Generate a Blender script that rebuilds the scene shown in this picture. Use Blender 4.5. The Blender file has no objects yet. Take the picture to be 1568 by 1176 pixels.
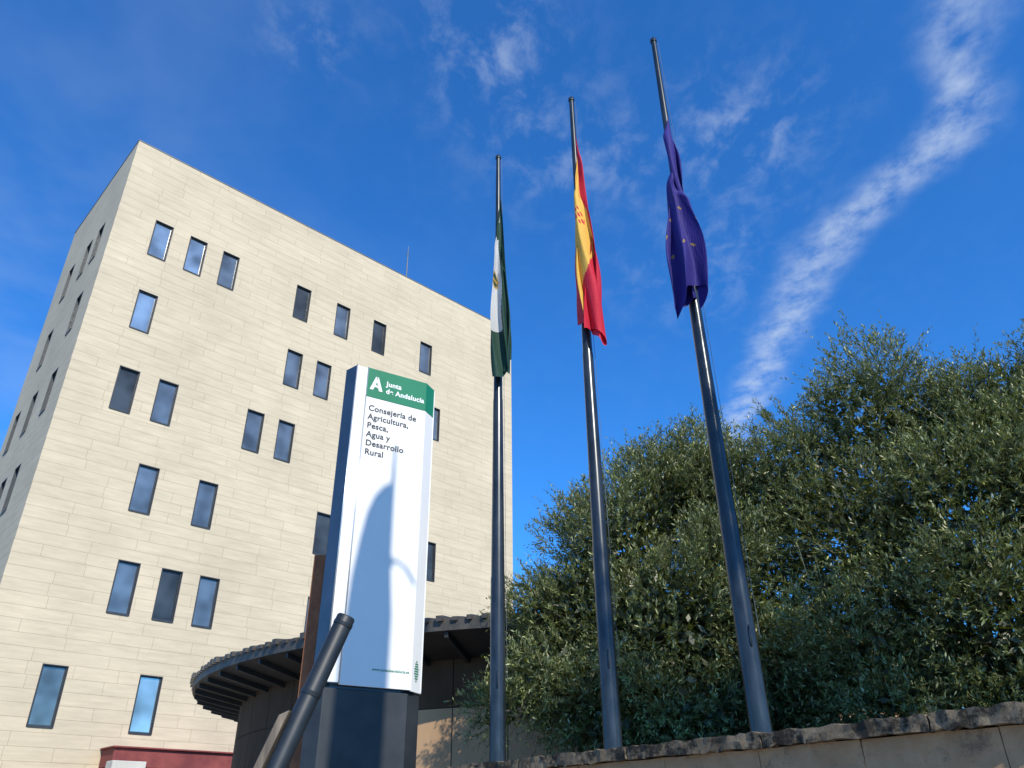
import bpy, math, random
import numpy as np
from mathutils import Vector, Matrix
random.seed(7)
scene = bpy.context.scene
scene.view_settings.view_transform = 'Standard'
scene.view_settings.look = 'None'
scene.view_settings.exposure = 0
COL = scene.collection
EYE = 1.6

# ------------------------------------------------------------ helpers
def new_mat(name):
    m = bpy.data.materials.new(name); m.use_nodes = True
    nt = m.node_tree
    return m, nt, nt.nodes['Principled BSDF']

def noise_mat(name, c1, c2, scale=3.0, rough=0.7, metal=0.0, bump=0.0, detail=5, spec=0.5, stretch=(1,1,1)):
    m, nt, b = new_mat(name)
    tc = nt.nodes.new('ShaderNodeTexCoord'); mp = nt.nodes.new('ShaderNodeMapping')
    mp.inputs['Scale'].default_value = stretch
    n = nt.nodes.new('ShaderNodeTexNoise'); n.inputs['Scale'].default_value = scale; n.inputs['Detail'].default_value = detail
    n.inputs['Roughness'].default_value = 0.65
    r = nt.nodes.new('ShaderNodeValToRGB')
    r.color_ramp.elements[0].position = 0.35; r.color_ramp.elements[1].position = 0.65
    r.color_ramp.elements[0].color = (*c1, 1); r.color_ramp.elements[1].color = (*c2, 1)
    nt.links.new(tc.outputs['Object'], mp.inputs['Vector']); nt.links.new(mp.outputs[0], n.inputs['Vector'])
    nt.links.new(n.outputs['Fac'], r.inputs['Fac']); nt.links.new(r.outputs['Color'], b.inputs['Base Color'])
    b.inputs['Roughness'].default_value = rough; b.inputs['Metallic'].default_value = metal
    b.inputs['Specular IOR Level'].default_value = spec
    if bump > 0:
        bp = nt.nodes.new('ShaderNodeBump'); bp.inputs['Strength'].default_value = bump; bp.inputs['Distance'].default_value = 0.02
        nt.links.new(n.outputs['Fac'], bp.inputs['Height']); nt.links.new(bp.outputs['Normal'], b.inputs['Normal'])
    return m

def empty(name, loc=(0,0,0), rotz=0.0):
    e = bpy.data.objects.new(name, None); COL.objects.link(e)
    e.location = loc; e.rotation_euler = (0,0,rotz); e.empty_display_size = 0.3
    return e

def mesh_obj(name, verts, faces, mats, parent=None, smooth=False, midx=None):
    me = bpy.data.meshes.new(name); me.from_pydata([tuple(v) for v in verts], [], faces); me.update()
    for m in (mats if isinstance(mats, (list, tuple)) else [mats]): me.materials.append(m)
    if midx is not None: me.polygons.foreach_set('material_index', midx)
    if smooth: me.polygons.foreach_set('use_smooth', [True]*len(me.polygons))
    o = bpy.data.objects.new(name, me); COL.objects.link(o)
    if parent: o.parent = parent
    return o

class MB:
    def __init__(s): s.v=[]; s.f=[]; s.m=[]
    def add(s, v, f, m=0):
        k=len(s.v); s.v += [tuple(x) for x in v]; s.f += [tuple(i+k for i in q) for q in f]; s.m += [m]*len(f)
    def box(s, x0,x1,y0,y1,z0,z1,m=0):
        s.add([(x0,y0,z0),(x1,y0,z0),(x1,y1,z0),(x0,y1,z0),(x0,y0,z1),(x1,y0,z1),(x1,y1,z1),(x0,y1,z1)],
              [(0,3,2,1),(4,5,6,7),(0,1,5,4),(1,2,6,5),(2,3,7,6),(3,0,4,7)], m)
    def prism(s, poly, z0, z1, m=0):
        n=len(poly); v=[(p[0],p[1],z0) for p in poly]+[(p[0],p[1],z1) for p in poly]
        f=[tuple(range(n-1,-1,-1)), tuple(range(n,2*n))]+[(i,(i+1)%n,n+(i+1)%n,n+i) for i in range(n)]
        s.add(v,f,m)
    def tube(s, pts, rad, n=12, m=0, cap=True):
        pts=[Vector(p) for p in pts]; v=[]
        for i,p in enumerate(pts):
            d=(pts[min(i+1,len(pts)-1)]-pts[max(i-1,0)]).normalized()
            a = Vector((1,0,0)) if abs(d.x)<0.8 else Vector((0,1,0))
            x=d.cross(a).normalized(); y=d.cross(x)
            for k in range(n):
                t=2*math.pi*k/n; v.append(p+(x*math.cos(t)+y*math.sin(t))*rad[i])
        f=[]
        for i in range(len(pts)-1):
            for k in range(n):
                f.append((i*n+k,i*n+(k+1)%n,(i+1)*n+(k+1)%n,(i+1)*n+k))
        if cap: f.append(tuple(range(n-1,-1,-1))); f.append(tuple((len(pts)-1)*n+k for k in range(n)))
        s.add(v,f,m)
    def obj(s, name, mats, parent=None, smooth=False, bevel=0.0):
        o = mesh_obj(name, s.v, s.f, mats, parent, smooth, s.m)
        if bevel:
            b=o.modifiers.new('bevel','BEVEL'); b.width=bevel; b.segments=2; b.limit_method='ANGLE'
        return o
def autosmooth(o, ang=40):
    me=o.data
    me.polygons.foreach_set('use_smooth',[True]*len(me.polygons))
    me.set_sharp_from_angle(angle=math.radians(ang))

# ------------------------------------------------------------ camera
th = math.radians(29.65); roll = math.radians(0.51)
R0 = Vector((1,0,0)); U0 = Vector((0,-math.sin(th),math.cos(th))); F = Vector((0,math.cos(th),math.sin(th)))
Rt = R0*math.cos(roll)-U0*math.sin(roll); Up = U0*math.cos(roll)+R0*math.sin(roll)
M = Matrix(((Rt.x,Up.x,-F.x,0),(Rt.y,Up.y,-F.y,0),(Rt.z,Up.z,-F.z,EYE),(0,0,0,1)))
cd = bpy.data.cameras.new('camera'); cam = bpy.data.objects.new('camera', cd); COL.objects.link(cam)
cam.matrix_world = M; cd.sensor_width = 36; cd.lens = 27.83; cd.clip_end = 5000; cd.clip_start = 0.05
scene.camera = cam

# ------------------------------------------------------------ sun + sky
EL = math.radians(38); SH=(0.466,-0.885); az = math.atan2(*SH)
S = Vector((SH[0]*math.cos(EL), SH[1]*math.cos(EL), math.sin(EL)))
sd = bpy.data.lights.new('sun','SUN'); sd.energy = 5.0; sd.angle = math.radians(0.53); sd.color=(1.0,0.93,0.79)
sun = bpy.data.objects.new('sun', sd); COL.objects.link(sun); sun.rotation_euler = S.to_track_quat('Z','Y').to_euler()
sun.location=(20,-25,25)

w = bpy.data.worlds.new('World'); scene.world = w; w.use_nodes = True
nt = w.node_tree; N = nt.nodes; Lk = nt.links
bg = N['Background']
sky = N.new('ShaderNodeTexSky'); sky.sky_type='NISHITA'; sky.sun_disc=False
sky.sun_elevation=EL; sky.sun_rotation=az; sky.air_density=1.0; sky.dust_density=0.3; sky.ozone_density=2.0
def sock(node_input, v):
    if isinstance(v,(int,float)): node_input.default_value=v
    else: Lk.new(v,node_input)
def mth(op,a,b=None,c=None,clamp=False):
    n=N.new('ShaderNodeMath'); n.operation=op; n.use_clamp=clamp
    sock(n.inputs[0],a)
    if b is not None: sock(n.inputs[1],b)
    if c is not None: sock(n.inputs[2],c)
    return n.outputs[0]
def mrange(v,a,b,c=0.0,d=1.0,smooth=True):
    n=N.new('ShaderNodeMapRange'); n.interpolation_type='SMOOTHSTEP' if smooth else 'LINEAR'
    sock(n.inputs[0],v); n.inputs[1].default_value=a; n.inputs[2].default_value=b; n.inputs[3].default_value=c; n.inputs[4].default_value=d
    return n.outputs[0]
tc = N.new('ShaderNodeTexCoord'); sx = N.new('ShaderNodeSeparateXYZ'); Lk.new(tc.outputs['Generated'], sx.inputs[0])
zc = mth('MAXIMUM', sx.outputs[2], 0.08)
px = mth('DIVIDE', sx.outputs[0], zc); py = mth('DIVIDE', sx.outputs[1], zc)
cx = N.new('ShaderNodeCombineXYZ'); Lk.new(px,cx.inputs[0]); Lk.new(py,cx.inputs[1])
def wnoise(scale, detail=5, rough=0.6, dist=0.0, off=(0,0,0), sc=(1,1,1), rot=0.0):
    mp=N.new('ShaderNodeMapping'); mp.inputs['Location'].default_value=off; mp.inputs['Scale'].default_value=sc
    mp.inputs['Rotation'].default_value=(0,0,rot)
    Lk.new(cx.outputs[0],mp.inputs['Vector'])
    n=N.new('ShaderNodeTexNoise'); n.inputs['Scale'].default_value=scale; n.inputs['Detail'].default_value=detail
    n.inputs['Roughness'].default_value=rough; n.inputs['Distortion'].default_value=dist
    Lk.new(mp.outputs[0],n.inputs['Vector']); return n.outputs['Fac']
def spot(x,y,rx,ry,amp=1.0):
    a=mth('POWER',mth('DIVIDE',mth('SUBTRACT',px,x),rx),2.0); b=mth('POWER',mth('DIVIDE',mth('SUBTRACT',py,y),ry),2.0)
    return mth('MULTIPLY',mth('EXPONENT',mth('MULTIPLY',mth('ADD',a,b),-1.0)),amp)
wob = wnoise(5,3,0.55,0.0,(3,1,0))
bump = mth('MULTIPLY', mth('EXPONENT', mth('MULTIPLY', mth('POWER', mth('DIVIDE', mth('SUBTRACT', py, 0.92), 0.14), 2.0), -1.0)), 0.11)
cxl = mth('ADD', bump, 0.625)
dd = mth('ABSOLUTE', mth('ADD', mth('SUBTRACT', px, cxl), mth('MULTIPLY', mth('SUBTRACT', wob, 0.5), 0.13)))
band = mrange(dd, 0.0, 0.095, 1.0, 0.0)
fine = wnoise(17,7,0.60,0.05,(0,4,0),(1,0.8,1),0.5)
streak = mth('MULTIPLY', band, mrange(fine, 0.24, 0.76))
streak = mth('MULTIPLY', streak, mth('MULTIPLY', mrange(py,0.5,0.9,0.35,1.0), mrange(py,2.0,2.8,1.0,0.0)))
wf = wnoise(15,6,0.62,0.25,(1.3,0.2,0),(1,0.7,1),-0.5)
wm = mth('ADD', mth('ADD', spot(-.03,.76,.10,.13), spot(-.285,.74,.06,.07,.7)), mth('ADD', spot(.37,.92,.13,.12,.9), mth('ADD',spot(.40,1.27,.16,.22,.55), spot(.10,.98,.13,.13,.7))))
wis = mth('MULTIPLY', mrange(wf,0.42,0.76), mth('MINIMUM',mth('ADD',wm,0.03),1.0))
vl = mth('MULTIPLY', mrange(wnoise(2.2,4,0.6,0.2,(7,7,0)),.35,.7), mrange(px,0.1,-1.0))
vl = mth('MULTIPLY', vl, 0.12)
cl = mth('ADD', mth('MULTIPLY', streak, 0.62), mth('ADD', mth('MULTIPLY', wis, 0.36), vl), clamp=True)
cl = mth('MULTIPLY', cl, mrange(sx.outputs[2],0.05,0.25))
tint = N.new('ShaderNodeMix'); tint.data_type='RGBA'; tint.blend_type='MULTIPLY'; tint.inputs[0].default_value=1.0
Lk.new(sky.outputs[0], tint.inputs[6]); tint.inputs[7].default_value=(0.27,0.95,1.72,1)
mx = N.new('ShaderNodeMix'); mx.data_type='RGBA'; Lk.new(cl,mx.inputs[0]); Lk.new(tint.outputs[2],mx.inputs[6])
mx.inputs[7].default_value=(4.6,5.4,6.6,1)
Lk.new(mx.outputs[2], bg.inputs[0]); bg.inputs[1].default_value=0.14

# ------------------------------------------------------------ materials
def cladding(name, axis):
    m, t, b = new_mat(name)
    tc=t.nodes.new('ShaderNodeTexCoord'); sp=t.nodes.new('ShaderNodeSeparateXYZ'); cb=t.nodes.new('ShaderNodeCombineXYZ')
    t.links.new(tc.outputs['Object'],sp.inputs[0])
    t.links.new(sp.outputs[axis],cb.inputs[0]); t.links.new(sp.outputs[2],cb.inputs[1])
    br=t.nodes.new('ShaderNodeTexBrick')
    br.offset=0.37; br.offset_frequency=2; br.squash=0.6; br.squash_frequency=3
    br.inputs['Scale'].default_value=1; br.inputs['Brick Width'].default_value=2.3; br.inputs['Row Height'].default_value=0.40
    br.inputs['Mortar Size'].default_value=0.011; br.inputs['Mortar Smooth'].default_value=0.6; br.inputs['Bias'].default_value=0.0
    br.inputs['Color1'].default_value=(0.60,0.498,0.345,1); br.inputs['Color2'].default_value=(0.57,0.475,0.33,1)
    br.inputs['Mortar'].default_value=(0.39,0.315,0.21,1)
    t.links.new(cb.outputs[0],br.inputs['Vector'])
    n=t.nodes.new('ShaderNodeTexNoise'); n.inputs['Scale'].default_value=0.35; n.inputs['Detail'].default_value=6
    t.links.new(cb.outputs[0],n.inputs['Vector'])
    n2=t.nodes.new('ShaderNodeTexNoise'); n2.inputs['Scale'].default_value=1.0; n2.inputs['Detail'].default_value=6; n2.inputs['Roughness'].default_value=.7
    mp=t.nodes.new('ShaderNodeMapping'); mp.inputs['Scale'].default_value=(0.9,6.0,1); t.links.new(cb.outputs[0],mp.inputs[0]); t.links.new(mp.outputs[0],n2.inputs['Vector'])
    r=t.nodes.new('ShaderNodeMapRange'); r.inputs[1].default_value=0.3; r.inputs[2].default_value=0.7; r.inputs[3].default_value=0.91; r.inputs[4].default_value=1.06
    r2=t.nodes.new('ShaderNodeMapRange'); r2.inputs[1].default_value=0.3; r2.inputs[2].default_value=0.7; r2.inputs[3].default_value=0.87; r2.inputs[4].default_value=1.07
    t.links.new(n.outputs['Fac'],r.inputs[0]); t.links.new(n2.outputs['Fac'],r2.inputs[0])
    mu=t.nodes.new('ShaderNodeMath'); mu.operation='MULTIPLY'; t.links.new(r.outputs[0],mu.inputs[0]); t.links.new(r2.outputs[0],mu.inputs[1])
    vm=t.nodes.new('ShaderNodeVectorMath'); vm.operation='SCALE'; t.links.new(br.outputs['Color'],vm.inputs[0]); t.links.new(mu.outputs[0],vm.inputs['Scale'])
    t.links.new(vm.outputs[0],b.inputs['Base Color']); b.inputs['Roughness'].default_value=0.85; b.inputs['Specular IOR Level'].default_value=.25
    return m
M_front=cladding('limestone_cladding_front',0); M_side=cladding('limestone_cladding_side',1)
M_zinc=noise_mat('zinc_coping',(0.10,0.115,0.13),(0.16,0.175,0.19),2,0.6,0.3)
M_frame=noise_mat('dark_window_frame',(0.025,0.03,0.035),(0.045,0.05,0.055),4,0.45,0.1)
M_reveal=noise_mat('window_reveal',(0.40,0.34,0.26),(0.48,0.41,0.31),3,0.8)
def glass(name,col,metal):
    m,t,b=new_mat(name)
    n=t.nodes.new('ShaderNodeTexNoise'); n.inputs['Scale'].default_value=0.8; n.inputs['Detail'].default_value=2
    tc=t.nodes.new('ShaderNodeTexCoord'); t.links.new(tc.outputs['Object'],n.inputs['Vector'])
    r=t.nodes.new('ShaderNodeValToRGB'); r.color_ramp.elements[0].position=.35; r.color_ramp.elements[1].position=.65
    r.color_ramp.elements[0].color=tuple(c*0.55 for c in col)+(1,); r.color_ramp.elements[1].color=tuple(c*1.35 for c in col)+(1,)
    t.links.new(n.outputs['Fac'],r.inputs[0]); t.links.new(r.outputs[0],b.inputs['Base Color'])
    bp=t.nodes.new('ShaderNodeBump'); bp.inputs['Strength'].default_value=0.25; bp.inputs['Distance'].default_value=0.02
    t.links.new(n.outputs['Fac'],bp.inputs['Height']); t.links.new(bp.outputs[0],b.inputs['Normal'])
    b.inputs['Metallic'].default_value=metal; b.inputs['Roughness'].default_value=0.05
    b.inputs['Specular IOR Level'].default_value=.3
    return m
M_gl=[glass('window_glass_light',(0.52,0.50,0.45),0.75),glass('window_glass_mid',(0.25,0.25,0.23),0.65),glass('window_glass_dark',(0.09,0.09,0.08),0.5)]

# ------------------------------------------------------------ office building
K=0.0283
bld = empty('office_building',(-16.05,24.52,0),math.atan2(0.6875,0.726))
L=22.05; D=8.3; H=EYE+928*K
WW=0.74; WH=1.80
rows={1:801,2:675,3:550,4:423,5:296,6:168,7:40}
front={1:[53.5,106.8,159.9,289.7,367.3,443.4,547.7],
       2:[56.5,291,344.2,450,573],
       3:[59,112.3,243.5,294.5,452],
       4:[112.8,194,376.9,576],
       5:[116,169.7,219.7,378.5,573],
       6:[64.2,170.9,378,450,573],
       7:[64,170,378,573]}
side={1:[56,109,191],2:[57,189],3:[60,146,231],4:[101,165],5:[62,125,220],6:[66,180],7:[66,180]}
def facade(name, length, wins, P, mat, gsel):
    us=sorted({0.0,length}|{a for q in wins for a in (q[0],q[2])}); zs=sorted({0.0,H}|{a for q in wins for a in (q[1],q[3])})
    wall=MB()
    for i in range(len(us)-1):
        for j in range(len(zs)-1):
            uc=(us[i]+us[i+1])/2; zc=(zs[j]+zs[j+1])/2
            if any(q[0]<uc<q[2] and q[1]<zc<q[3] for q in wins): continue
            wall.add([P(us[i],zs[j],0),P(us[i+1],zs[j],0),P(us[i+1],zs[j+1],0),P(us[i],zs[j+1],0)],[(0,1,2,3)])
    wall.obj(name+'_wall',mat,bld)
    rv=MB(); fr=MB(); gl=MB(); DP=0.12
    def pbox(mb,u0,u1,z0,z1,d0,d1):
        v=[P(u0,z0,d0),P(u1,z0,d0),P(u1,z1,d0),P(u0,z1,d0),P(u0,z0,d1),P(u1,z0,d1),P(u1,z1,d1),P(u0,z1,d1)]
        mb.add(v,[(0,1,2,3),(4,7,6,5),(0,4,5,1),(1,5,6,2),(2,6,7,3),(3,7,4,0)])
    for k,q in enumerate(wins):
        u0,z0,u1,z1=q
        for (a,b2) in (((u0,z0),(u1,z0)),((u1,z0),(u1,z1)),((u1,z1),(u0,z1)),((u0,z1),(u0,z0))):
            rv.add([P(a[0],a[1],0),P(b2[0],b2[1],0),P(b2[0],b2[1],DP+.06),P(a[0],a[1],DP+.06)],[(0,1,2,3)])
        e=0.003; fw=0.045
        pbox(fr,u0-.015,u0+.014,z0-.015,z1+.015,-.012,.05); pbox(fr,u1-.014,u1+.015,z0-.015,z1+.015,-.012,.05)
        pbox(fr,u0+.014,u1-.014,z1-.014,z1+.015,-.012,.05); pbox(fr,u0+.014,u1-.014,z0-.02,z0+.025,-.03,.05)
        a0,a1,b0,b1=u0+e,u1-e,z0+e,z1-e
        pbox(fr,a0,a0+fw,b0,b1,.05,DP); pbox(fr,a1-fw,a1,b0,b1,.05,DP)
        pbox(fr,a0+fw,a1-fw,b1-fw,b1,.05,DP); pbox(fr,a0+fw,a1-fw,b0,b0+fw*1.4,.05,DP)
        t=random.uniform(-.004,.004)
        gl.add([P(a0+fw,b0+fw,DP-.025+t),P(a1-fw,b0+fw,DP-.025-t),P(a1-fw,b1-fw,DP-.025-t),P(a0+fw,b1-fw,DP-.025+t)],[(0,1,2,3)],gsel(k))
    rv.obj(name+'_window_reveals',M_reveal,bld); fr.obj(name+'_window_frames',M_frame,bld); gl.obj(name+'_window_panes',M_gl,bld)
def rects(d):
    out=[]
    for r in sorted(d):
        zt=EYE+rows[r]*K
        for s in d[r]:
            out.append((s*K,zt-WH,s*K+WW,zt))
    return out
seq=[0,0,1,2,1,2,1, 0,1,1,1,1, 2,1,1,1,1, 1,1,2,2, 1,2,1,1,1, 1,0,1,1,1, 1,1,1,1]
facade('front',L,rects(front),lambda u,z,d:(u,d,z),M_front,lambda k:seq[k%len(seq)])
facade('side',D,rects(side),lambda u,z,d:(d,u,z),M_side,lambda k:1)
mb=MB()
mb.add([(L,0,0),(L,D,0),(L,D,H),(L,0,H)],[(0,1,2,3)],0); mb.add([(0,D,0),(L,D,0),(L,D,H),(0,D,H)],[(0,3,2,1)],1)
mb.obj('rear_walls',[M_side,M_front],bld)
mb=MB(); mb.box(0.3,L-.3,0.3,D-.3,H-.9,H-.6); mb.obj('roof',M_zinc,bld)
mb=MB()
mb.box(-.02,L+.02,-.02,.30,H,H+.045); mb.box(-.02,L+.02,D-.30,D+.02,H,H+.045)
mb.box(-.02,.30,.30,D-.30,H,H+.045); mb.box(L-.30,L+.02,.30,D-.30,H,H+.045)
mb.obj('parapet_coping',M_zinc,bld)
mb=MB(); mb.box(0.3,.302,0.3,D-.3,H-.6,H); mb.box(.3,L-.3,.3,.302,H-.6,H); mb.obj('parapet_inner',M_reveal,bld)
mb=MB(); mb.tube([(14.9,.9,H-.6),(14.9,.9,H+1.6),(14.9,.9,H+3.0)],[.04,.035,.02],8)
mb.tube([(14.75,.9,H+2.4),(15.05,.9,H+2.4)],[.012,.012],6); mb.obj('roof_antenna',M_zinc,bld)
M_red=noise_mat('red_fascia',(0.16,0.032,0.030),(0.27,0.06,0.05),1.5,0.8)
M_white=noise_mat('white_render',(0.50,0.47,0.40),(0.60,0.57,0.49),2,0.8)
mb=MB(); mb.box(4.15,16,-1.1,-.003,3.5,4.02,0); mb.box(4.08,16.1,-1.2,-.003,4.023,4.07,0)
mb.box(3.95,4.95,-1.75,-1.215,0,3.62,1); mb.box(7.9,8.3,-1.0,-.5,0,3.497,1); mb.box(15,15.5,-1.0,-.5,0,3.497,1)
mb.obj('entrance_awning',[M_red,M_white],bld,bevel=.01)

# ------------------------------------------------------------ round pavilion
pav=empty('round_pavilion',(1.65,20.5,0))
M_cop=noise_mat('canopy_dark_metal',(0.018,0.018,0.02),(0.038,0.035,0.032),2.5,0.6,0.1)
M_fas=noise_mat('canopy_edge_metal',(0.05,0.047,0.043),(0.10,0.09,0.075),5,0.6,0.2)
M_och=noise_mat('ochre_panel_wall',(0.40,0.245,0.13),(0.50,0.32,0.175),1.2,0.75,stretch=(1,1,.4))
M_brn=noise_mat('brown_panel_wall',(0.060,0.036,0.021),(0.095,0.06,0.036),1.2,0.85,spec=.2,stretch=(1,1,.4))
def ring(mb,r0,z0,r1,z1,n=180,m=0):
    v=[];f=[]
    for k in range(n):
        a=2*math.pi*k/n; v.append((r0*math.cos(a),r0*math.sin(a),z0)); v.append((r1*math.cos(a),r1*math.sin(a),z1))
    for k in range(n):
        j=(k+1)%n; f.append((2*k,2*j,2*j+1,2*k+1))
    mb.add(v,f,m)
mb=MB()
ring(mb,0.01,5.6,8.9,4.42,m=0); ring(mb,8.9,4.42,8.9,4.24,m=1); ring(mb,8.9,4.24,7.7,3.98,m=0); ring(mb,7.7,3.98,0.01,3.98,m=0)
mb.obj('roof_canopy',[M_cop,M_fas],pav)
mb=MB()
rnd=random.Random(8)
for k in range(240):
    a=2*math.pi*k/240; c,s=math.cos(a),math.sin(a)
    def rp(r,o,z): return (r*c-o*s, r*s+o*c, z)
    q=.045+rnd.uniform(-.01,.01); j=rnd.uniform(-.02,.03)
    v=[rp(8.6,-q,4.45),rp(8.95+j,-q,4.37),rp(8.95+j,q,4.37),rp(8.6,q,4.45),rp(8.6,-q,4.50),rp(8.95+j,-q,4.44+j),rp(8.95+j,q,4.44+j),rp(8.6,q,4.50)]
    mb.add(v,[(0,3,2,1),(4,5,6,7),(0,1,5,4),(1,2,6,5),(2,3,7,6),(3,0,4,7)])
mb.obj('roof_tile_edge',M_fas,pav)
mb=MB()
for k in range(72):
    a=2*math.pi*(k+.5)/72; c,s=math.cos(a),math.sin(a)
    v=[rp(7.85,-.03,3.93),rp(8.85,-.03,4.15),rp(8.85,.03,4.15),rp(7.85,.03,3.93),rp(7.85,-.03,4.04),rp(8.85,-.03,4.26),rp(8.85,.03,4.26),rp(7.85,.03,4.04)]
    mb.add(v,[(0,3,2,1),(4,5,6,7),(0,1,5,4),(1,2,6,5),(2,3,7,6),(3,0,4,7)])
mb.obj('rafters',M_cop,pav)
mb=MB()
nP=56
for k in range(nP):
    a0=2*math.pi*(k+.008)/nP; a1=2*math.pi*(k+1-.008)/nP
    q=[(7.9*math.cos(a0+(a1-a0)*i/4),7.9*math.sin(a0+(a1-a0)*i/4)) for i in range(5)]
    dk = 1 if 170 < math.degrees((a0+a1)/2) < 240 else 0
    for i in range(4):
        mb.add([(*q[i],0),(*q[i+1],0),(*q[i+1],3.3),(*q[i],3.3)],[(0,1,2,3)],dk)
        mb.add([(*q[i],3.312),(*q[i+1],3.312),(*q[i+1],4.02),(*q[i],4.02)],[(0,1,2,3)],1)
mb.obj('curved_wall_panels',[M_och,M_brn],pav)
mb=MB(); ring(mb,7.87,0,7.87,3.97); mb.obj('wall_backing',M_cop,pav)

# ------------------------------------------------------------ sign pylon
pyl=empty('information_sign_pylon')
M_wp=noise_mat('white_sign_panel',(0.72,0.715,0.70),(0.76,0.75,0.73),1.2,0.5,spec=.3)
M_navy=noise_mat('dark_blue_side',(0.03,0.055,0.09),(0.045,0.075,0.12),2,0.35,0.2)
M_gr=noise_mat('green_header',(0.008,0.17,0.085),(0.012,0.20,0.10),1,0.5,spec=.3)
M_al=noise_mat('aluminium_edge',(0.45,0.47,0.5),(0.6,0.62,0.64),3,0.35,0.7)
M_base=noise_mat('grey_steel_plinth',(0.018,0.022,0.026),(0.034,0.039,0.044),2.5,0.5,0.1)
M_txt=noise_mat('sign_lettering',(0.02,0.022,0.03),(0.03,0.032,0.038),2,0.6)
M_wt=noise_mat('white_lettering',(0.8,0.8,0.8),(0.82,0.82,0.82),2,0.5)
ZT=EYE+5.265; ZB=EYE+1.385; ZH=ZT-.42
L2=Vector((-2.15,8.84)); L1=Vector((-1.98,8.70)); B=Vector((-1.14,9.21)); C=Vector((-1.05,9.43)); Dk=Vector((-1.85,9.30))
fd=(B-L1).normalized(); fn=Vector((fd.y,-fd.x))
def slab(mb,P,Q,z0,z1,t=.02,m=0,gap=.002):
    d=(Q-P).normalized(); n=Vector((-d.y,d.x)); P=P+d*gap; Q=Q-d*gap
    mb.prism([P,Q,Q+n*t,P+n*t],z0,z1,m)
core=MB()
cen=(L2+L1+B+C+Dk)/5
core.prism([p+(cen-p).normalized()*.03 for p in (L2,L1,B,C,Dk)],ZB+.01,ZT-.02)
core.obj('core',M_navy,pyl)
A=L1+fd*.15
mb=MB()
slab(mb,L1,A,ZB+.02,ZT-.01,m=1)
slab(mb,A,B,ZB,ZH-.002); slab(mb,B,C,ZB-.01,ZH-.002)
slab(mb,A,B,ZH+.002,ZT,m=2); slab(mb,B,C,ZH+.002,ZT,m=2)
slab(mb,L2,L1,ZB,ZT-.005,m=3); slab(mb,C,Dk,ZB,ZT-.01,m=0); slab(mb,Dk,L2,ZB,ZT-.01,m=3)
mb.obj('face_panels',[M_wp,M_wp,M_gr,M_navy],pyl,bevel=.003)
for nm,p in (('edge_trim_a',L1),('edge_trim_b',A+fn*.002)):
    e=MB(); e.tube([(p.x,p.y,ZB),(p.x,p.y,ZT)],[.008,.008],8); e.obj(nm,M_al,pyl,smooth=True)
base=MB()
bp=[L2+Vector((-.05,-.0)),L1+Vector((-.03,.03)),B+Vector((-.02,.03)),C+Vector((0,0)),Dk]
base.prism([p+(cen-p).normalized()*.02 for p in bp],0,ZB-.03)
base.obj('plinth',M_base,pyl,bevel=.008)
base=MB(); base.prism([p+(cen-p).normalized()*.09 for p in bp],ZB-.03,ZB+.01); base.obj('shadow_gap',M_navy,pyl)
def text(name,s,off,z,width,mat,line=1.18,bold=.0):
    cu=bpy.data.curves.new(name,'FONT'); cu.body=s; cu.size=.1; cu.extrude=.0004; cu.space_line=line; cu.offset=bold; cu.space_character=1.06
    ob=bpy.data.objects.new(name+'_tmp',cu); COL.objects.link(ob); bpy.context.view_layer.update()
    dg=bpy.context.evaluated_depsgraph_get(); me=bpy.data.meshes.new_from_object(ob.evaluated_get(dg))
    bpy.data.objects.remove(ob)
    xs=[v.co.x for v in me.vertices]; k=width/(max(xs)-min(xs)); x0=min(xs)
    for v in me.vertices:
        lx=(v.co.x-x0)*k; ly=v.co.y*k; p=A+fd*(off+lx)+fn*(.002+v.co.z)
        v.co=Vector((p.x,p.y,z+ly))
    me.materials.clear(); me.materials.append(mat); me.update()
    o=bpy.data.objects.new(name,me); COL.objects.link(o); o.parent=pyl
text('header_text','Junta\nde Andalucía',.255,ZH+.215,.55,M_wt,1.1,.0026)
text('body_text','Consejería de\nAgricultura,\nPesca,\nAgua y\nDesarrollo\nRural',.045,ZH-.19,.66,M_txt,1.10,.0024)
text('web_text','www.juntadeandalucia.es',.36,ZB+.17,.44,M_gr,1,.002)
lg=MB()
def fp(s,z): p=A+fd*s+fn*.004; return (p.x,p.y,z)
z0=ZH+.11
for poly in ([(.04,0),(.085,0),(.13,.12),(.15,.20),(.115,.20)],[(.115,.20),(.15,.20),(.215,0),(.165,0)],[(.095,.035),(.125,.085),(.17,.03),(.12,.05)]):
    lg.add([fp(a,z0+b_) for a,b_ in poly],[tuple(range(len(poly)))])
lg.obj('logo_mark',M_wt,pyl)
cdv=(C-B).normalized(); cn=Vector((cdv.y,-cdv.x)); lg=MB()
for i in range(9):
    a=i*.026; q=B+cdv*(.10)+cn*.003; ww=.05*math.sin(math.pi*(i+1)/10)+.008*(i%2)
    lg.add([(q.x-cdv.x*ww,q.y-cdv.y*ww,ZB+.10+a),(q.x+cdv.x*ww,q.y+cdv.y*ww,ZB+.10+a),(q.x+cdv.x*ww*.8,q.y+cdv.y*ww*.8,ZB+.115+a),(q.x-cdv.x*ww*.8,q.y-cdv.y*ww*.8,ZB+.115+a)],[(0,1,2,3)])
lg.obj('emblem',M_gr,pyl)

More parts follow.
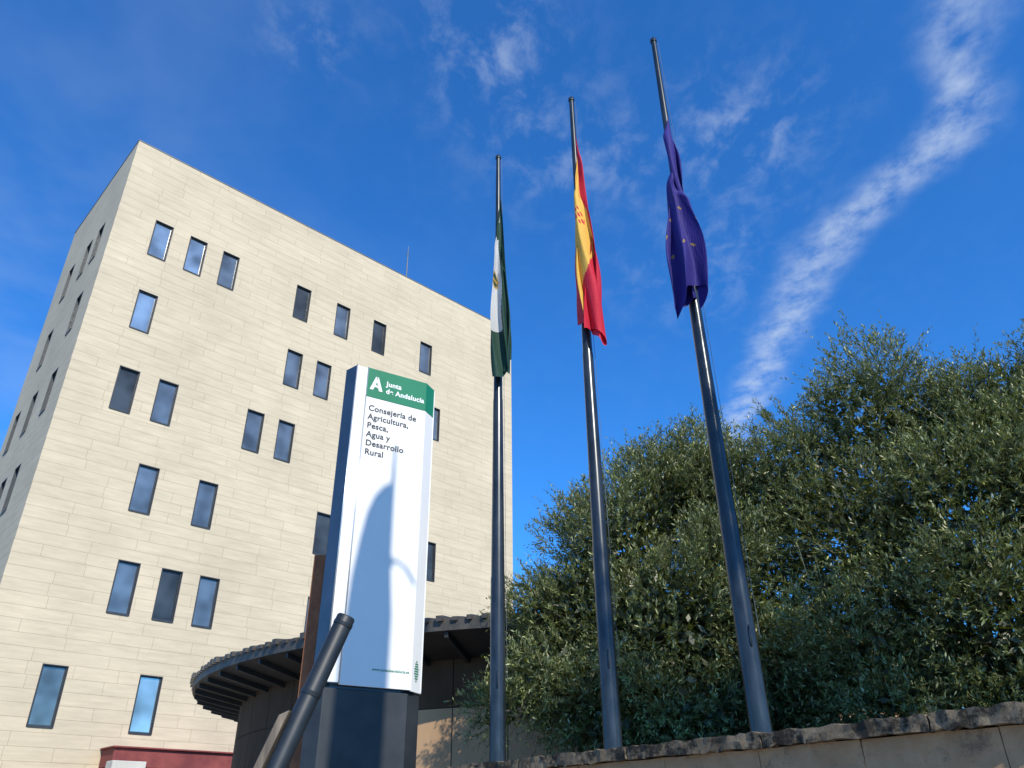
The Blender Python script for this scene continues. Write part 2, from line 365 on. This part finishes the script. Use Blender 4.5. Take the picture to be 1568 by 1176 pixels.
# ------------------------------------------------------------ corten post, leaning post
M_cor=noise_mat('corten_steel',(0.20,0.07,0.03),(0.32,0.12,0.05),6,0.85,bump=.3)
mb=MB(); mb.box(-2.40,-2.26,9.30,9.36,0,EYE+2.95); mb.box(-2.42,-2.24,9.28,9.38,0,.05); mb.obj('corten_steel_post',M_cor,None,bevel=.006)
lp=empty('leaning_metal_post')
M_dk=noise_mat('painted_dark_steel',(0.010,0.014,0.018),(0.02,0.026,0.032),5,0.5,0.1)
M_wood=noise_mat('weathered_timber',(0.10,0.08,0.06),(0.24,0.19,0.14),9,0.85,bump=.5,stretch=(1,1,.15))
tp=Vector((-1.225,5.87,EYE+1.40)); dn=Vector((-.385,0,-1.03)).normalized(); ln=(EYE+1.40)/-dn.z
mb=MB(); mb.tube([tp+dn*ln,tp+dn*.012,tp],[.068,.068,.058],24); o=mb.obj('post_tube',M_dk,lp); autosmooth(o)
mb=MB(); mb.tube([tp+dn*.05,tp+dn*.075],[.0715,.0715],24); mb.tube([tp+dn*.55,tp+dn*.58],[.0715,.0715],24); o=mb.obj('post_collar',M_dk,lp); autosmooth(o)
mb=MB(); q0=tp+dn*.72+Vector((-.105,-.01,0)); q1=tp+dn*ln+Vector((-.13,-.01,0)); 
mb.add([q0+Vector((-.035,-.04,0)),q0+Vector((.035,-.04,.03)),q0+Vector((.035,.04,.03)),q0+Vector((-.035,.04,0)),q1+Vector((-.035,-.04,0)),q1+Vector((.035,-.04,0)),q1+Vector((.035,.04,0)),q1+Vector((-.035,.04,0))],
 [(0,1,2,3),(4,7,6,5),(0,4,5,1),(1,5,6,2),(2,6,7,3),(3,7,4,0)]); mb.obj('timber_brace',M_wood,lp,bevel=.006)

# ------------------------------------------------------------ unseen mast and shaped sheet, added to cast the shadow on the pylon
sh=Vector((SH[0],SH[1],math.tan(EL)))
lb=A+fd*.45; lb3=Vector((lb.x,lb.y,0))+sh*8; dzl=8*math.tan(EL)
caster=empty('shadow_mast',(lb3.x,lb3.y,0))
f3=Vector((fd.x,fd.y,0))
mb=MB(); mt=EYE+4.25+dzl
mb.tube([(0,0,0),(0,0,.6),(0,0,.65),(0,0,mt-1.6),(0,0,mt-1.5),(0,0,mt)],[.10,.10,.07,.055,.045,.015],16)
zr=EYE+2.77+dzl
mb.tube([Vector((0,0,zr-.06)),Vector((0,0,zr-.03)),Vector((0,0,zr+.03)),Vector((0,0,zr+.06))],[.02,.075,.075,.02],14)
mb.tube([Vector((0,0,zr))+f3*0,Vector((0,0,zr+.02))+f3*.12,Vector((0,0,zr-.05))+f3*.24,Vector((0,0,zr-.22))+f3*.36],[.02]*4,8)
o=mb.obj('mast_and_arm',M_dk,caster); autosmooth(o)
mb=MB(); zt=EYE+3.75+dzl
outl=[(.13,-5.0),(.10,-1.6),(.035,-.9),(0,-.2),(-.03,.0),(-.12,-.06),(-.22,-.2),(-.30,-.42),(-.36,-.75),(-.42,-1.2),(-.47,-2.0),(-.50,-5.0)]
v=[Vector((0,0,zt+b_))+f3*a for a,b_ in outl]; n_=len(v); nn=Vector((fn.x,fn.y,0))*.006
mb.add(v+[p+nn for p in v],[tuple(range(n_)),tuple(range(2*n_-1,n_-1,-1))]+[(i,(i+1)%n_,n_+(i+1)%n_,n_+i) for i in range(n_)])
mb.obj('shadow_sheet',M_wp,caster)

# ------------------------------------------------------------ flagpoles + flags
M_pole=noise_mat('weathered_grey_steel',(0.020,0.026,0.031),(0.045,0.053,0.060),9,0.27,0.35,stretch=(1,1,.3))
def cloth(name,c):
    m,t,b=new_mat(name); b.inputs['Base Color'].default_value=(*c,1); b.inputs['Roughness'].default_value=.75
    n=t.nodes.new('ShaderNodeTexNoise'); n.inputs['Scale'].default_value=22; n.inputs['Detail'].default_value=3
    bpn=t.nodes.new('ShaderNodeBump'); bpn.inputs['Strength'].default_value=.4; bpn.inputs['Distance'].default_value=.02
    t.links.new(n.outputs['Fac'],bpn.inputs['Height']); t.links.new(bpn.outputs[0],b.inputs['Normal'])
    tr=t.nodes.new('ShaderNodeBsdfTranslucent'); tr.inputs[0].default_value=(*c,1); mxs=t.nodes.new('ShaderNodeMixShader'); mxs.inputs[0].default_value=.2
    out=t.nodes['Material Output']; t.links.new(b.outputs[0],mxs.inputs[1]); t.links.new(tr.outputs[0],mxs.inputs[2]); t.links.new(mxs.outputs[0],out.inputs[0])
    return m
F_green=cloth('flag_green',(0.008,0.050,0.032)); F_white=cloth('flag_white',(0.55,0.55,0.54)); F_gold=cloth('flag_gold',(0.40,0.25,0.05))
F_red=cloth('flag_red',(0.60,0.012,0.04)); F_yel=cloth('flag_yellow',(0.80,0.48,0.08)); F_navy=cloth('flag_navy',(0.022,0.014,0.19))
F_star=cloth('flag_star',(0.30,0.20,0.06))
TOP=EYE+8.31; TER=1.75
def flagpole(x,y,rb=.08,rt=.03,lean=(0,0)):
    e=empty('flagpole',(x,y,0))
    mb=MB()
    secs=[(TER,rb),(3.9,rb*.92),(3.9,rb*.87),(6.0,rb*.70),(6.0,rb*.65),(8.0,rb*.50),(TOP-.03,rt)]
    pts=[]; rr=[]
    for i,(z,r) in enumerate(secs):
        if i and abs(z-secs[i-1][0])<1e-6: z+=.03
        f=(z-TER)/(TOP-TER); pts.append((lean[0]*f,lean[1]*f,z)); rr.append(r)
    mb.tube(pts,rr,28); o=mb.obj('pole_shaft',M_pole,e); autosmooth(o,50)
    mb=MB(); tpx,tpy=lean
    mb.tube([(tpx,tpy,TOP-.04),(tpx,tpy,TOP),(tpx,tpy,TOP+.03)],[rt*1.3,rt*1.35,rt*.7],16)
    mb.tube([(0,0,TER),(0,0,TER+.02)],[.17,.17],24)
    mb.tube([(-.0,-rb*.95,2.82),(-.0,-rb*.95-.02,2.85),(0,-rb*.95-.02,2.95),(0,-rb*.95,2.98)],[.006]*4,8)
    o=mb.obj('cap_base_and_cleat',M_pole,e); autosmooth(o)
    mb=MB(); mb.tube([(rb*1.15,-.02,2.9),(tpx+rt*1.6,tpy-.01,TOP-.05)],[.0025,.0025],6); mb.obj('halyard',M_zinc,e)
    return e
def flag(par,name,z0,total,hoist,wtop,wbot,off,colfn,mats,seed,leanx=0.0,cyc=1.15,ph0=0.0,drift=1.4,hem=.09):
    """flag hanging limp: hoist edge along the pole, cloth gathered in soft vertical folds"""
    rnd=random.Random(seed); ph=[rnd.uniform(0,6.28) for _ in range(8)]
    na,nb=110,150; V=[];Fc=[];mi=[]
    for i in range(na+1):
        a=i/na
        for j in range(nb+1):
            b_=j/nb
            dz=hoist*a*(1-.84*b_)+(total-.16*hoist)*b_
            dz+=hem*b_*math.sin(7.5*a+ph[4])+hem*.5*b_*math.sin(15*a+ph[5])
            tot=min(1.05,dz/total); z=z0-dz
            sag=.5+.5*math.sin(10*tot+ph[6])
            env=(wtop+(wbot-wtop)*min(1,tot)**.8)*(.82+.26*sag)
            k=min(1,b_*5); k=k*k*(3-2*k)
            fa=2*math.pi*cyc*a+ph0+drift*tot+.55*math.sin(5*tot+ph[0])
            wr=math.sin(2*math.pi*3.3*a+4*tot+ph[1])*.15+math.sin(2*math.pi*6.1*a-9*tot+ph[2])*.06
            lx=off*tot+env*.5*(math.sin(fa)*.85+wr)
            ly=-.075-env*.42*a-env*.16*math.cos(fa)-env*.19*math.sin(2*math.pi*4.3*a+3*tot+ph[3])-.012*math.sin(22*tot+9*a+ph[7])
            lx=lx*k+(1-k)*(.02); ly=ly*k+(1-k)*(-.045)
            V.append((lx+leanx*(z-TER)/(TOP-TER),ly,z))
    for i in range(na):
        for j in range(nb):
            q=i*(nb+1)+j; Fc.append((q,q+1,q+nb+2,q+nb+1))
            mi.append(colfn((i+.5)/na,(j+.5)/nb))
    return mesh_obj(name,V,Fc,mats,par,True,mi)
p1=flagpole(-.165,8.12); p2=flagpole(.804,7.12); p3=flagpole(1.79,6.25,lean=(-.05,.0))
def c_and(a,b):
    d=(a-.62)**2/.006+(b-.40)**2/.003
    if d<1: return 2 if d>.55 or abs(b-.40)<.010 else 0
    return 1 if .46<a<.78-.42*max(0,.36-b)-.22*max(0,b-.4) and b<.74 else 0
def c_esp(a,b):
    d=(a-.58)**2/.008+(b-.30)**2/.004
    if d<1 and (math.sin(a*90)*math.sin(b*120)>.2): return 0
    return 1 if .32<a<.76-.75*max(0,b-.38) else 0
def c_eu(a,b):
    for k in range(12):
        t=2*math.pi*k/12
        if (a-.7-.26*math.cos(t))**2+((b-.5-.20*math.sin(t))*1.5)**2<.00028: return 1
    return 0
flag(p1,'andalusian_flag',EYE+7.85,3.22,1.4,.06,.27,.04,c_and,[F_green,F_white,F_gold],3,ph0=.6)
flag(p2,'spanish_flag',EYE+7.75,3.25,1.4,.08,.34,.05,c_esp,[F_red,F_yel],11,ph0=1.2)
flag(p3,'european_flag',EYE+7.0,2.72,1.2,.12,.37,-.09,c_eu,[F_navy,F_star],5,leanx=-.05,ph0=-.5,hem=.15)

# ------------------------------------------------------------ boundary wall
wd=Vector((.632,-.775)); W0=Vector((-.62,8.16))
wall=empty('stone_boundary_wall',(W0.x,W0.y,0),math.atan2(wd.y,wd.x))
def stone(name,c1,c2,c3,thr):
    m,t,b=new_mat(name); tc=t.nodes.new('ShaderNodeTexCoord')
    n1=t.nodes.new('ShaderNodeTexNoise'); n1.inputs['Scale'].default_value=5; n1.inputs['Detail'].default_value=9; n1.inputs['Roughness'].default_value=.7
    n2=t.nodes.new('ShaderNodeTexNoise'); n2.inputs['Scale'].default_value=26; n2.inputs['Detail'].default_value=8; n2.inputs['Roughness'].default_value=.75
    n3=t.nodes.new('ShaderNodeTexNoise'); n3.inputs['Scale'].default_value=3.2; n3.inputs['Detail'].default_value=10; n3.inputs['Roughness'].default_value=.8
    for n in (n1,n2,n3): t.links.new(tc.outputs['Object'],n.inputs['Vector'])
    r=t.nodes.new('ShaderNodeValToRGB'); r.color_ramp.elements[0].position=.35; r.color_ramp.elements[1].position=.65
    r.color_ramp.elements[0].color=(*c1,1); r.color_ramp.elements[1].color=(*c2,1); t.links.new(n1.outputs['Fac'],r.inputs[0])
    mr=t.nodes.new('ShaderNodeMapRange'); mr.inputs[1].default_value=thr; mr.inputs[2].default_value=thr+.08; t.links.new(n3.outputs['Fac'],mr.inputs[0])
    mx=t.nodes.new('ShaderNodeMix'); mx.data_type='RGBA'; t.links.new(mr.outputs[0],mx.inputs[0]); t.links.new(r.outputs[0],mx.inputs[6]); mx.inputs[7].default_value=(*c3,1)
    t.links.new(mx.outputs[2],b.inputs['Base Color']); b.inputs['Roughness'].default_value=.9; b.inputs['Specular IOR Level'].default_value=.2
    bpn=t.nodes.new('ShaderNodeBump'); bpn.inputs['Strength'].default_value=.8; bpn.inputs['Distance'].default_value=.02
    t.links.new(n2.outputs['Fac'],bpn.inputs['Height']); t.links.new(bpn.outputs[0],b.inputs['Normal'])
    return m
M_cope=stone('weathered_coping_stone',(0.11,0.085,0.058),(0.27,0.21,0.14),(0.035,0.030,0.023),.46)
M_wall=stone('sandstone_blocks',(0.36,0.215,0.115),(0.47,0.30,0.17),(0.22,0.14,0.085),.54)
M_mort=noise_mat('mortar',(0.20,0.17,0.13),(0.28,0.24,0.19),9,0.9)
WZ=EYE+.55
def rough_block(mb,x0,x1,y0,y1,z0,z1,rnd,amp=.006,step=.09,m=0):
    nx=max(2,int((x1-x0)/step)); ny=3; nz=2
    pts={}
    v=[];f=[]
    def vid(i,j,k):
        if (i,j,k) not in pts:
            pts[(i,j,k)]=len(v)
            v.append((x0+(x1-x0)*i/nx+rnd.uniform(-amp,amp)*.6,y0+(y1-y0)*j/ny+rnd.uniform(-amp,amp),z0+(z1-z0)*k/nz+rnd.uniform(-amp,amp)))
        return pts[(i,j,k)]
    for i in range(nx):
        for j in range(ny):
            f.append((vid(i,j,0),vid(i,j+1,0),vid(i+1,j+1,0),vid(i+1,j,0))); f.append((vid(i,j,nz),vid(i+1,j,nz),vid(i+1,j+1,nz),vid(i,j+1,nz)))
        for k in range(nz):
            f.append((vid(i,0,k),vid(i+1,0,k),vid(i+1,0,k+1),vid(i,0,k+1))); f.append((vid(i,ny,k),vid(i,ny,k+1),vid(i+1,ny,k+1),vid(i+1,ny,k)))
    for j in range(ny):
        for k in range(nz):
            f.append((vid(0,j,k),vid(0,j,k+1),vid(0,j+1,k+1),vid(0,j+1,k))); f.append((vid(nx,j,k),vid(nx,j+1,k),vid(nx,j+1,k+1),vid(nx,j,k+1)))
    mb.add(v,f,m)
rnd=random.Random(4); cp=MB(); bd=MB(); mo=MB()
x=0; WL=7.9
while x<WL:
    l=rnd.uniform(1.0,1.35); rough_block(cp,x+.004,min(x+l,WL)-.004,-.05,.42,WZ-.085,WZ+rnd.uniform(-.004,.004),rnd,.010,.05); x+=l
z=WZ-.09; row=0
while z>0.05:
    h=.24; x=-.3*(row%2); 
    while x<WL:
        l=rnd.uniform(.6,1.0); a=max(0,x)+.003; b_=min(x+l,WL)-.003
        if b_-a>.05: rough_block(bd,a,b_,0,.38,max(0,z-h+.006),z,rnd,.004,.12)
        x+=l
    z-=h; row+=1
mo.box(.01,WL-.01,.012,.36,0,WZ-.10)
cp.obj('coping',M_cope,wall); bd.obj('wall_blocks',M_wall,wall); mo.obj('mortar_core',M_mort,wall)

# ------------------------------------------------------------ ground
M_soil=noise_mat('dry_soil',(0.035,0.03,0.02),(0.06,0.05,0.03),2,0.95)
M_pave=noise_mat('pavement_concrete',(0.28,0.24,0.19),(0.35,0.31,0.25),.8,0.9)
mesh_obj('ground',[(-2500,-2500,0),(2500,-2500,0),(2500,2500,0),(-2500,2500,0)],[(0,1,2,3)],M_pave)
mb=MB(); mb.prism([(-.35,8.42),(4.65,2.3),(10,2.3),(10,12.0),(-.35,12.0)],.004,TER); mb.obj('planted_terrace',M_soil)

# ------------------------------------------------------------ trees
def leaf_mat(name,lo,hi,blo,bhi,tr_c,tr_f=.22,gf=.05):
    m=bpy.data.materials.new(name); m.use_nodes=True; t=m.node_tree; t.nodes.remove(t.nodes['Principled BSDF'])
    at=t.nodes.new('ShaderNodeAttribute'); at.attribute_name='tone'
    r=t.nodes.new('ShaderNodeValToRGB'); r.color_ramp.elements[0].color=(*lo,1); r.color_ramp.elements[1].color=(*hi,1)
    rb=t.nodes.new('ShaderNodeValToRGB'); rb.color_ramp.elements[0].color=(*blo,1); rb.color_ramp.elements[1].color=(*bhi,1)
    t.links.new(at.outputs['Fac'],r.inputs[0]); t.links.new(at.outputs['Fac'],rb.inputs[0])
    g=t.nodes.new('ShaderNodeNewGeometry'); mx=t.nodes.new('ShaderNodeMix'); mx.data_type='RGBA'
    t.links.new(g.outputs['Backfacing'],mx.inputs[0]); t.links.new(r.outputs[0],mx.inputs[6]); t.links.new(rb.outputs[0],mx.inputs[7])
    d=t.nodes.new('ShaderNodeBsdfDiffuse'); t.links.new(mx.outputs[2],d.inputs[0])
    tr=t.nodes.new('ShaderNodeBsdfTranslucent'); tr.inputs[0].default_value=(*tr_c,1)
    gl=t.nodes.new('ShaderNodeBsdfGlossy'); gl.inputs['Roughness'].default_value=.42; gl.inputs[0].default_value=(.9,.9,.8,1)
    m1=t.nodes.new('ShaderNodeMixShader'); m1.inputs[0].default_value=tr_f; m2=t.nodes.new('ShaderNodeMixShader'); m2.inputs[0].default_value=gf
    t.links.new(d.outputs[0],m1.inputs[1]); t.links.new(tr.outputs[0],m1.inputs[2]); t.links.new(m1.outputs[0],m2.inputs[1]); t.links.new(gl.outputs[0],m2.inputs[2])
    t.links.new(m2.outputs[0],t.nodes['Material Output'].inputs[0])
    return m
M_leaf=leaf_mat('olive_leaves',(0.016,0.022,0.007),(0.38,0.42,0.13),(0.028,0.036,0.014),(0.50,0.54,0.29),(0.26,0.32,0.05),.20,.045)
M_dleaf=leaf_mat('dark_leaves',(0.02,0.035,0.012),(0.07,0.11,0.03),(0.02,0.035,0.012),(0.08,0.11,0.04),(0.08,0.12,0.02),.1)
M_bark=noise_mat('olive_bark',(0.07,0.06,0.05),(0.17,0.15,0.12),8,0.95,bump=.6,stretch=(1,1,.3))
def nrm(a): return a/np.maximum(np.linalg.norm(a,axis=1,keepdims=True),1e-6)
def crown(name,blobs,nshoot,per,seed,parent,ncore=9000,mat=None,ls=1.0,leaf=1.0,core=1.0):
    rg=np.random.default_rng(seed); Bl=np.array(blobs,float); Bl[:,2]+=EYE
    sub=[]
    for c in Bl:
        for _ in range(7):
            d=rg.normal(size=3); d/=np.linalg.norm(d); d[2]=abs(d[2])*.8 if rg.random()<.6 else d[2]
            sub.append([*(c[:3]+d*c[3]*rg.uniform(.60,.98)),c[3]*rg.uniform(.22,.46)])
    sub=np.array(sub); allb=np.vstack([Bl*np.array([1,1,1,.84]),sub])
    wgt=allb[:,3]**2; idx=rg.choice(len(allb),nshoot,p=wgt/wgt.sum())
    d=nrm(rg.normal(size=(nshoot,3))); rad=allb[idx,3]*(.60+.40*rg.random(nshoot)**.6)
    P0=allb[idx,:3]+d*rad[:,None]
    cen=Bl[:,:3].mean(0)
    out=nrm(P0-cen)
    sd_=nrm(d*.7+out*.5+np.array([0,0,.6])+rg.normal(size=(nshoot,3))*.38)
    ln=ls*rg.uniform(.14,.38,nshoot)*(1+(rg.random(nshoot)<.10)*.8)
    n=nshoot*per; rep=np.repeat(np.arange(nshoot),per); tt=np.tile(np.linspace(0.05,1,per),nshoot)+rg.normal(size=n)*.02
    base=P0[rep]+sd_[rep]*(ln[rep]*tt)[:,None]
    droop=np.zeros((n,3)); droop[:,2]=-(tt**2)*ln[rep]*.22; base=base+droop
    rv=rg.normal(size=(n,3)); perp=nrm(rv-(rv*sd_[rep]).sum(1)[:,None]*sd_[rep])
    ld=nrm(sd_[rep]*.75+perp*.75)
    ll=leaf*rg.uniform(.045,.08,n); lw=ll*rg.uniform(.10,.16,n)
    up=np.tile(np.array([[0,0,1.0]]),(n,1))+rg.normal(size=(n,3))*.6
    sdv=nrm(np.cross(ld,up)); 
    def quads(b,l,s,L_,W_):
        v=np.empty((len(b),4,3)); v[:,0]=b; v[:,1]=b+l*(L_*.5)[:,None]+s*W_[:,None]; v[:,2]=b+l*L_[:,None]; v[:,3]=b+l*(L_*.5)[:,None]-s*W_[:,None]
        return v
    Q=[quads(base,ld,sdv,ll,lw)]
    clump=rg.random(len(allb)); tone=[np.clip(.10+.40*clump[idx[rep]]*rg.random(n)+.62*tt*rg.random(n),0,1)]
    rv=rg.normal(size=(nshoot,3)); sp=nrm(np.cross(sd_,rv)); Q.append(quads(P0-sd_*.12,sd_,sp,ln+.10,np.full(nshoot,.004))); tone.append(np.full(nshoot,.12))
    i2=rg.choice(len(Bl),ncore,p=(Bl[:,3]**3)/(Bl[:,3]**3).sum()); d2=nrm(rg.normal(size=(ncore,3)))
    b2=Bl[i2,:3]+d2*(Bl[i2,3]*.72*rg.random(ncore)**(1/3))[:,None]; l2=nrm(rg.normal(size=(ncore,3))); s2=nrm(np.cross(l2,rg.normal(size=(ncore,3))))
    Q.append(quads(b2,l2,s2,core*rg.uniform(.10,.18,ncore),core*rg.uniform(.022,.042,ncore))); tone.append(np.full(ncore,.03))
    Vx=np.concatenate(Q).reshape(-1,3); tn=np.concatenate(tone); nf=len(tn)
    me=bpy.data.meshes.new(name); me.vertices.add(nf*4); me.vertices.foreach_set('co',Vx.ravel())
    me.loops.add(nf*4); me.loops.foreach_set('vertex_index',np.arange(nf*4,dtype=np.int32))
    me.polygons.add(nf); me.polygons.foreach_set('loop_start',np.arange(0,nf*4,4,dtype=np.int32)); me.polygons.foreach_set('loop_total',np.full(nf,4,dtype=np.int32))
    at=me.attributes.new('tone','FLOAT','FACE'); at.data.foreach_set('value',tn.astype(np.float32))
    me.materials.append(mat or M_leaf); me.update(calc_edges=True)
    o=bpy.data.objects.new(name,me); COL.objects.link(o); o.parent=parent
def limbs(parent,root,blobs,seed,fh=1.1,rs=1.0):
    rn=random.Random(seed); mb=MB(); root=Vector(root); fork=root+Vector((.1,.05,fh))
    pts=[root-Vector((0,0,.1)),root+Vector((0,0,.08)),root.lerp(fork,.45)+Vector((.03,0,0)),fork]
    mb.tube(pts,[.30*rs,.24*rs,.19*rs,.17*rs],14)
    for bl in blobs:
        t=Vector((bl[0],bl[1],bl[2]+EYE)); mid=fork.lerp(t,.5)+Vector((rn.uniform(-.2,.2),rn.uniform(-.2,.2),rn.uniform(-.1,.25)))
        mb.tube([fork-Vector((0,0,.1)),fork.lerp(mid,.5)+Vector((rn.uniform(-.08,.08),rn.uniform(-.08,.08),0)),mid,t],[.09,.065,.045,.015],8)
        for _ in range(5):
            d=Vector((rn.gauss(0,1),rn.gauss(0,1),abs(rn.gauss(0,1)))).normalized()*bl[3]*.85
            s=mid.lerp(t,rn.uniform(.3,.95)); mb.tube([s,s+d*.5+Vector((0,0,-.03)),s+d],[.02,.012,.004],5)
    mb.obj('trunk_and_limbs',M_bark,parent,smooth=True)
bl1=[(2.5,11,4.35,1.05),(1.5,11,3.4,1.0),(.95,10.9,2.6,.85),(3.2,10.9,4.1,1.1),(2.0,10.4,2.3,1.1),(3.0,10.5,2.8,1.1),(.4,10.7,1.7,.7),(-.25,10.6,1.35,.36),(1.2,10.5,1.3,.9),(2.2,10.2,1.1,.9),(3.4,10.2,1.4,1.0),(.35,11,2.7,.5)]
bl2=[(4.9,9.9,4.95,.98),(4.0,10.2,4.2,.95),(5.8,9.5,4.5,.95),(6.4,9.1,4.55,1.0),(7.2,8.8,4.3,1.1),(4.4,9.9,3.3,1.2),(5.5,9.2,3.4,1.2),(6.6,8.7,3.3,1.2),(4.2,9.7,2.0,1.1),(5.3,9.1,2.0,1.1),(6.4,8.5,2.0,1.1),(7.5,8,3,1.2),(4.5,9.4,1.0,.9),(5.5,8.9,1.0,.9),(6.4,8.3,1.0,.9)]
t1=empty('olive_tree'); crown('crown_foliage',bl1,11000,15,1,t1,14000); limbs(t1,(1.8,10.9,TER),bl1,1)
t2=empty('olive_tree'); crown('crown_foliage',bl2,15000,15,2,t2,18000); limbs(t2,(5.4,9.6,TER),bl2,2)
# unseen trees added towards the sun, placed to shade the foot of the olives
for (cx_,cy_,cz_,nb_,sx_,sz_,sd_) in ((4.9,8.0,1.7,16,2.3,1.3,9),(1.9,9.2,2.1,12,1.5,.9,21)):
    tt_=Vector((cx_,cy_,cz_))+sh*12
    pt=empty('shade_tree'); rn=random.Random(sd_); blp=[]
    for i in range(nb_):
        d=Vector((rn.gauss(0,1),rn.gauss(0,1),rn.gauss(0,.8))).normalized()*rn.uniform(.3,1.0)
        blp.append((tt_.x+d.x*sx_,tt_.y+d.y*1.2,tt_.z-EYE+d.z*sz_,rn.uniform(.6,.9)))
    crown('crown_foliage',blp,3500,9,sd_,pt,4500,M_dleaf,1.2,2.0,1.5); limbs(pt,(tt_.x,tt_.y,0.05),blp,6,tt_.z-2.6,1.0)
